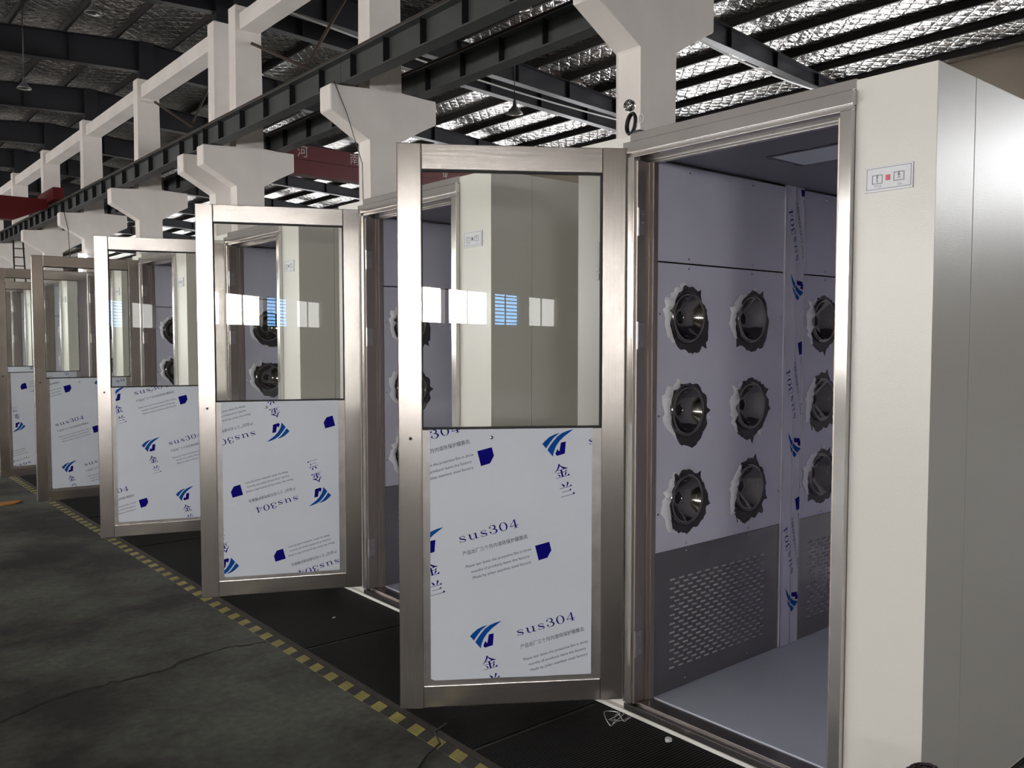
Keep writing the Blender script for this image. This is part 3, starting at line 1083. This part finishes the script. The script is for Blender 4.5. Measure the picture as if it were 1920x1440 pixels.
    pts = []
    for (x0, y0), (x1, y1) in (((-.12, -.15), (.12, -.15)), ((.12, -.15), (.12, .15)), ((.12, .15), (-.12, .15)), ((-.12, .15), (-.12, -.15))):
        for i in range(9):
            t = i / 9
            pts.append((cx + (x0 + (x1 - x0) * t) * q.uniform(.98, 1.12), cy + (y0 + (y1 - y0) * t) * q.uniform(.98, 1.12)))
    prism(bm, pts, 'z', 2.0645, 2.066)
    obj('torn_border', bm, 'torn_steel', root)
    boxobj('lamp_cover', (cx - .105, cy - .135, 2.0625), (cx + .105, cy + .135, 2.0644), 'film_white', root)
    boxobj('cable_cover', (-.012, 1.243, 1.665), (0, 1.262, 1.775), 'label_white', root, .002)
    boxobj('contact_switch', (-.014, 1.243, 1.632), (0, 1.262, 1.655), 'label_white', root, .002)
    # control label on the casing
    lb = boxobj('control_label', (-.004, .060, 1.822), (.0, .198, 1.893), 'label_white', root, .001)
    bm = bmesh.new()
    def line_rect(y0, z0, y1, z1, t, x=-.0046):
        for a in ((y0, z0, y1, z0 + t), (y0, z1 - t, y1, z1), (y0, z0, y0 + t, z1), (y1 - t, z0, y1, z1)):
            box(bm, (x, min(a[0], a[2]), a[1]), (x + .0006, max(a[0], a[2]), a[3]))
    line_rect(.065, 1.829, .192, 1.888, .0012)
    line_rect(.146, 1.844, .176, 1.869, .0018)
    line_rect(.084, 1.846, .114, 1.871, .0018)
    def fig(y, z, walk):
        P = [((0, .0095), (0, .0012), .0042)] + ([((0, .0), (-.004, -.008), .0016), ((0, 0), (.004, -.008), .0016), ((0, .006), (.0045, .002), .0014), ((0, .006), (-.0045, .002), .0014)] if walk else [((0, 0), (0, -.009), .003)])
        for a, b_, w in P:
            d = Vector((b_[0] - a[0], b_[1] - a[1])); n = Vector((-d.y, d.x)).normalized() * w / 2
            vs = [bm.verts.new((-.0047, y + px, z + pz)) for px, pz in ((a[0] + n.x, a[1] + n.y), (b_[0] + n.x, b_[1] + n.y), (b_[0] - n.x, b_[1] - n.y), (a[0] - n.x, a[1] - n.y))]
            bm.faces.new(vs)
        bm.faces.new([bm.verts.new((-.0047, y + .0018 * math.cos(k * PI / 4), z + .0115 + .0018 * math.sin(k * PI / 4))) for k in range(8)])
    fig(.161, 1.857, False)
    fig(.099, 1.859, True)
    obj('label_print', bm, 'label_grey', lb)
    boxobj('indicator', (-.0055, .1235, 1.851), (-.004, .1365, 1.866), 'led_red', lb, .0005)
    for s, yc in (('STOP', .169), ('GO', .103)):
        put('label_lettering', text_mesh(s, .0085, 'label_grey'), lb, (-.0047, yc, 1.834), rot=(PI / 2, 0, -PI / 2))
    return root

q2 = random.Random(21)
proto = build_booth()

# hinge leaves for the jamb
bm = bmesh.new()
box(bm, (0, -.004, -.045), (.036, 0, .045), bev=.001)
for zz in (-.03, 0, .03):
    lathe(bm, [(.005, .0), (.004, .002), (.0005, .0025)], 8, Matrix.Translation((.024, -.004, zz)) @ Mnoz)
lathe(bm, [(.007, -.05), (.007, .05)], 10, Matrix.Translation((0, -.004, 0)))
hinge_me = mesh_of(bm, 'hinge', 'bare_panel_steel')

# ------------------------------------------------------------------ the doors
ST = .086     # stile width
RH_T, RH_B = .090, .082
GZ = 1.086    # glass bottom
T = .040
def door_meshes():
    d = {}
    bm = bmesh.new(); box(bm, (ST - .004, -T + .008, DZ0 + RH_B - .004), (DW - ST + .004, -.007, GZ - .006)); d['door'] = mesh_of(bm, 'door', 'bare_panel_steel')
    bm = bmesh.new(); box(bm, (0, -T, DZ0), (ST - .0006, 0, DZ1), bev=.003); d['stile'] = mesh_of(bm, 'stile', 'brushed_steel')
    bm = bmesh.new(); box(bm, (ST, -T, DZ1 - RH_T), (DW - ST, -.0006, DZ1 - .001), bev=.003); d['top_rail'] = mesh_of(bm, 'top_rail', 'brushed_steel_rail')
    bm = bmesh.new(); box(bm, (ST, -T, DZ0 + .001), (DW - ST, -.0006, DZ0 + RH_B), bev=.003); d['bottom_rail'] = mesh_of(bm, 'bottom_rail', 'brushed_steel_rail')
    bm = bmesh.new(); box(bm, (ST - .003, -.024, GZ), (DW - ST + .003, -.018, DZ1 - RH_T + .003)); d['glass_pane'] = mesh_of(bm, 'glass_pane', 'door_glass')
    bm = bmesh.new()
    g = .006
    x0, x1, z0, z1 = ST, DW - ST, GZ - .005, DZ1 - RH_T
    for a in ((x0, z0, x1, z0 + g + .002), (x0, z1 - g, x1, z1), (x0, z0, x0 + g * .6, z1), (x1 - g * .6, z0, x1, z1)):
        box(bm, (a[0], -.030, a[1]), (a[2], -.006, a[3]))
    d['gasket'] = mesh_of(bm, 'gasket', 'gasket_black')
    bm = bmesh.new()
    Mi = Matrix.Rotation(-PI / 2, 4, 'X')
    lathe(bm, [(.006, 0), (.0055, .002), (.0005, .0022)], 10, Matrix.Translation((DW - .043, 0, GZ - .035)) @ Mi)
    d['lock_hole'] = mesh_of(bm, 'lock_hole', 'black_hole')
    bm = bmesh.new()
    lathe(bm, [(.007, 0), (.006, .004), (.0005, .005)], 10, Matrix.Translation((DW - .335, -.006, GZ - .035)) @ Mi)
    d['screw'] = mesh_of(bm, 'screw', 'chrome')
    bm = bmesh.new(); box(bm, (-.004, .0, -.12), (.004, .006, .12), bev=.001); d['contact_strip'] = mesh_of(bm, 'contact_strip', 'label_white')
    return d
DM = door_meshes()
SU0, SU1, SV0, SV1 = .112, .706, .1615, 1.082      # film sheet: u from the free edge, v = z
SW, SH = SU1 - SU0, SV1 - SV0
bm = bmesh.new()
q = random.Random(3)
edge = [(SU0, SV0 + .006), (SU0 + .016, SV0)] + [(SU0 + SW * i / 10, SV0 + q.uniform(-.0008, .0008)) for i in range(1, 10)] + [(SU1, SV0), (SU1, SV1 - .012), (SU1 + .003, SV1)] + [(SU0, SV1)]
prism(bm, [(DW - u, v) for u, v in edge], 'y', -.0068, -.0060)
sheet_me = mesh_of(bm, 'film_sheet', 'film_white')
PRINT_CACHE = {}

def add_door(booth, A, org, rot):
    """A: opening angle in degrees; org: position of one logo on the sheet in metres from its lower left corner as seen"""
    A = math.radians(A)
    phi = math.atan2(-math.cos(A), -math.sin(A))
    d = put('door', DM['door'], booth, (-.028, OY1 - .004, 0), phi)
    put('stile', DM['stile'], d)
    put('stile', DM['stile'], d, (DW - ST + .0006, 0, 0))
    for n in ('top_rail', 'bottom_rail', 'glass_pane', 'gasket', 'lock_hole', 'screw'):
        put(n, DM[n], d)
    put('film_sheet', sheet_me, d)
    pm = print_mesh('film_lettering', SW / PX, SH / PX, (org[0] / PX, org[1] / PX), rot, 3)
    # as seen from the inner face u runs from the free edge towards the hinge: rotate the flat print into the door plane
    put('film_lettering', pm, d, (DW - SU0, -.0056, SV0), rot=(PI / 2, 0, PI))
    d2 = math.degrees(phi)
    return d

def copy_tree(o, parent=None):
    c = o.copy()
    COL.objects.link(c)
    c.parent = parent
    for ch in list(o.children):
        copy_tree(ch, c)
    return c

YC = [1.061, 2.978, 4.845, 6.780, 8.500, 10.560, 12.50, 14.45]
def from_px(px, py, L, R, Tp, B):
    return ((px - L) / (R - L) * SW, (B - py) / (B - Tp) * SH)
DOORS = [   # opening angle, logo position on the sheet, rotation of the film
    (123.5, from_px(1050, 820, 804, 1115, 788, 1272), 0),
    (115.0, from_px(525, 797, 416, 648, 738, 1085), 180),
    (109.0, from_px(277, 830, 215, 386, 714, 978), 0),
    (94.5, from_px(133, 873, 103, 236, 700, 912), 0),
    (88.0, from_px(57, 796, 47, 157, 693, 873), 180),
    (97.0, (.30, .30), 0),
    (92.0, (.42, .55), 180),
    (95.0, (.22, .40), 0)]
BLAB = ['nearest cream air shower booth with its doorway wide open and nozzles showing inside',
        'second cream air shower booth from the viewer, seen through the front glass door',
        'third cream air shower booth from the viewer, seen through the second glass door',
        'fourth cream air shower booth along the row', 'fifth cream air shower booth along the row',
        'sixth cream air shower booth, at the left edge of the row', 'seventh cream air shower booth, almost hidden at the left edge',
        'last cream air shower booth, hidden behind the others at the left edge']
bm = bmesh.new()
box(bm, (-.0055, .1235, 1.851), (-.004, .1365, 1.866), bev=.0005)
off_me = mesh_of(bm, 'indicator', 'label_grey')
booths = [proto] + [copy_tree(proto) for _ in YC[1:]]
for b, y, dd, lb in zip(booths, YC, DOORS, BLAB):
    b.location = (DX, y, 0)
    add_door(b, *dd)
    for zz in (1.83, 1.42, .28):
        put('hinge', hinge_me, b, (-.012, OY1 - .0462, zz))
    if y > 2:                                   # only the nearest booth shows a red indicator
        for ch in b.children:
            for g in ch.children:
                if g.name.startswith('indicator'):
                    g.data = off_me
    tag(b, lb, 'booth', 'air shower booths in a row')

# ================================================================== SMALL THINGS
# coiled cable and plug on the front booth's roof
r = empty('coiled_cable', (2.40, 2.185, 2.15))
bm = bmesh.new()
for dx, dr in ((0, .036), (.006, .032), (-.006, .034)):
    tube(bm, [(dx + .02 * math.sin(k * 2 * PI / 24) * .3, dr * .62 * math.cos(k * 2 * PI / 24), .05 + dr * 1.15 * math.sin(k * 2 * PI / 24)) for k in range(24)], .004, 6, True)
obj('cable_loop', bm, 'cable_black', r)
bm = bmesh.new()
lathe(bm, [(.001, -.012), (.020, -.012), (.022, -.006), (.022, .006), (.018, .012), (.001, .010)], 16, Matrix.Translation((0, .01, .118)) @ Matrix.Rotation(-PI / 2, 4, 'Y'))
for k in range(5):
    a = k * 2 * PI / 5
    lathe(bm, [(.0035, .011), (.0035, .016), (.0005, .016)], 8, Matrix.Translation((0, .01 + .012 * math.cos(a), .118 + .012 * math.sin(a))) @ Matrix.Rotation(-PI / 2, 4, 'Y'))
obj('plug', bm, 'chrome', r)
bm = bmesh.new()
tube(bm, [(0, -.05 + .012 * math.cos(k * PI / 6), .06 + .016 * math.sin(k * PI / 6)) for k in range(12)], .0035, 6, True)
obj('ring', bm, 'cable_white', r)
bm = bmesh.new()
box(bm, (-.01, -.05, 0), (.02, -.005, .02), bev=.003)
obj('foot', bm, 'cable_black', r)
tag(r, 'black coiled cable with round plug on the roof of the nearest booth', 'cable')

# debris on the floor
def scrap(name, pts, m, label, cat, th=.0015, grp=None):
    bm = bmesh.new()
    prism(bm, [(x, y) for x, y in pts], 'z', 0.0062, 0.0062 + th)
    return tag(obj(name, bm, m), label, cat, grp)
def bit(x, y, s, seed, n=6, el=1.0, ang=0.0):
    q = random.Random(seed)
    out = []
    for k in range(n):
        a = 2 * PI * k / n
        u, v = s * q.uniform(.6, 1.1) * math.cos(a) * el, s * q.uniform(.6, 1.1) * math.sin(a)
        out.append((x + u * math.cos(ang) - v * math.sin(ang), y + u * math.sin(ang) + v * math.cos(ang)))
    return out
scrap('paper_scrap', bit(2.30, 1.90, .014, 1), 'paper_white', 'crumpled white scrap on the black mat before the front threshold', 'scrap', .012)
scrap('paper_scrap', bit(2.14, 5.05, .012, 2, 6, 4.5, 2.2), 'paper_white', 'white paper sliver on the mat before the third door', 'scrap', .002)
scrap('paper_scrap', bit(2.05, 3.85, .006, 3, 5, 3, .5), 'paper_white', 'tiny white chip on the mat under the second door', 'scrap', .002)
scrap('metal_chip', bit(1.99, 1.62, .004, 5, 5, 6, .9), 'paper_white', 'thin bright metal sliver on the mat at the bottom edge', 'scrap', .002)
leaf = scrap('dry_leaf', bit(1.36, 8.38, .09, 6, 9, 1.6, .4), 'leaf_orange', 'dry orange leaf on the concrete at the left edge', 'leaf', .01)
leaf.location.z = -.0055
o = rod('wire_scrap', [(1.52, 2.30, .004), (1.60, 2.36, .006), (1.66, 2.37, .022), (1.70, 2.46, .018), (1.78, 2.50, .012)], .004, 'cable_black', 'black cable tie lying across the hazard tape', 'cable tie')
rg = random.Random(9)
pts = [(2.25 + rg.uniform(-.05, .05), 2.12 + rg.uniform(-.05, .05), .012 + .04 * rg.random()) for _ in range(12)]
rod('swarf_tangle', [tuple(p) for p in cat_rom(pts, 5)], .0022, 'frame_steel', 'tangle of shiny swarf at the front booth hinge foot', 'scrap', seg=5)

# ladder and emergency lamps far down the row
r = empty('wall_ladder', (7.3, 40.2, 2.75))
for x in (-.22, .22):
    bm = bmesh.new(); tube(bm, [(x, 0, 0), (x * .8, .3, 2.75)], .03, 6); obj('rail', bm, 'purlin_dark', r)
for i in range(7):
    bm = bmesh.new(); tube(bm, [(-.22, .3 * i / 8 + .02, .25 + i * .36), (.22, .3 * i / 8 + .02, .25 + i * .36)], .022, 6); obj('rung', bm, 'purlin_dark', r)
tag(r, 'dark steel ladder to the crane runway far down the row', 'ladder')

# rolled dark cloth by the corner of the nearest booth, only its top in view
r = empty('cloth_roll', (2.262, 0.995, 0.006))
bm = bmesh.new()
pts = []
for k in range(60):
    t = k / 59
    rad = .016 + .036 * t
    a = t * 5.2 * PI
    pts.append((rad * math.cos(a), rad * math.sin(a)))
for i, (x0, y0) in enumerate(pts[:-1]):
    x1, y1 = pts[i + 1]
    w = .003
    for za, zb in ((0, .262 + .002 * math.sin(i * .7)),):
        vs = [bm.verts.new(p) for p in ((x0, y0, za), (x1, y1, za), (x1, y1, zb), (x0, y0, zb))]
        bm.faces.new(vs)
so = obj('cloth', bm, 'maroon_cloth', r).modifiers.new('thickness', 'SOLIDIFY')
so.thickness = .004
tag(r, 'dark maroon rolled cloth standing at the nearest booth corner, bottom edge', 'cloth')
# small lit lamp boxes on a far column
for z, lb in ((4.17, 'upper small lit white lamp box on a far column'), (3.70, 'lower small lit white lamp box on a far column')):
    r = empty('lamp_box', (7.62, 31.72, z))
    boxobj('lens', (-.13, -.05, 0), (.13, .03, .13), 'lamp_lit', r, .01)
    boxobj('mount', (-.06, .03, .03), (.3, .13, .10), 'label_white', r)
    tag(r, lb, 'lamp', 'small lit lamp boxes')
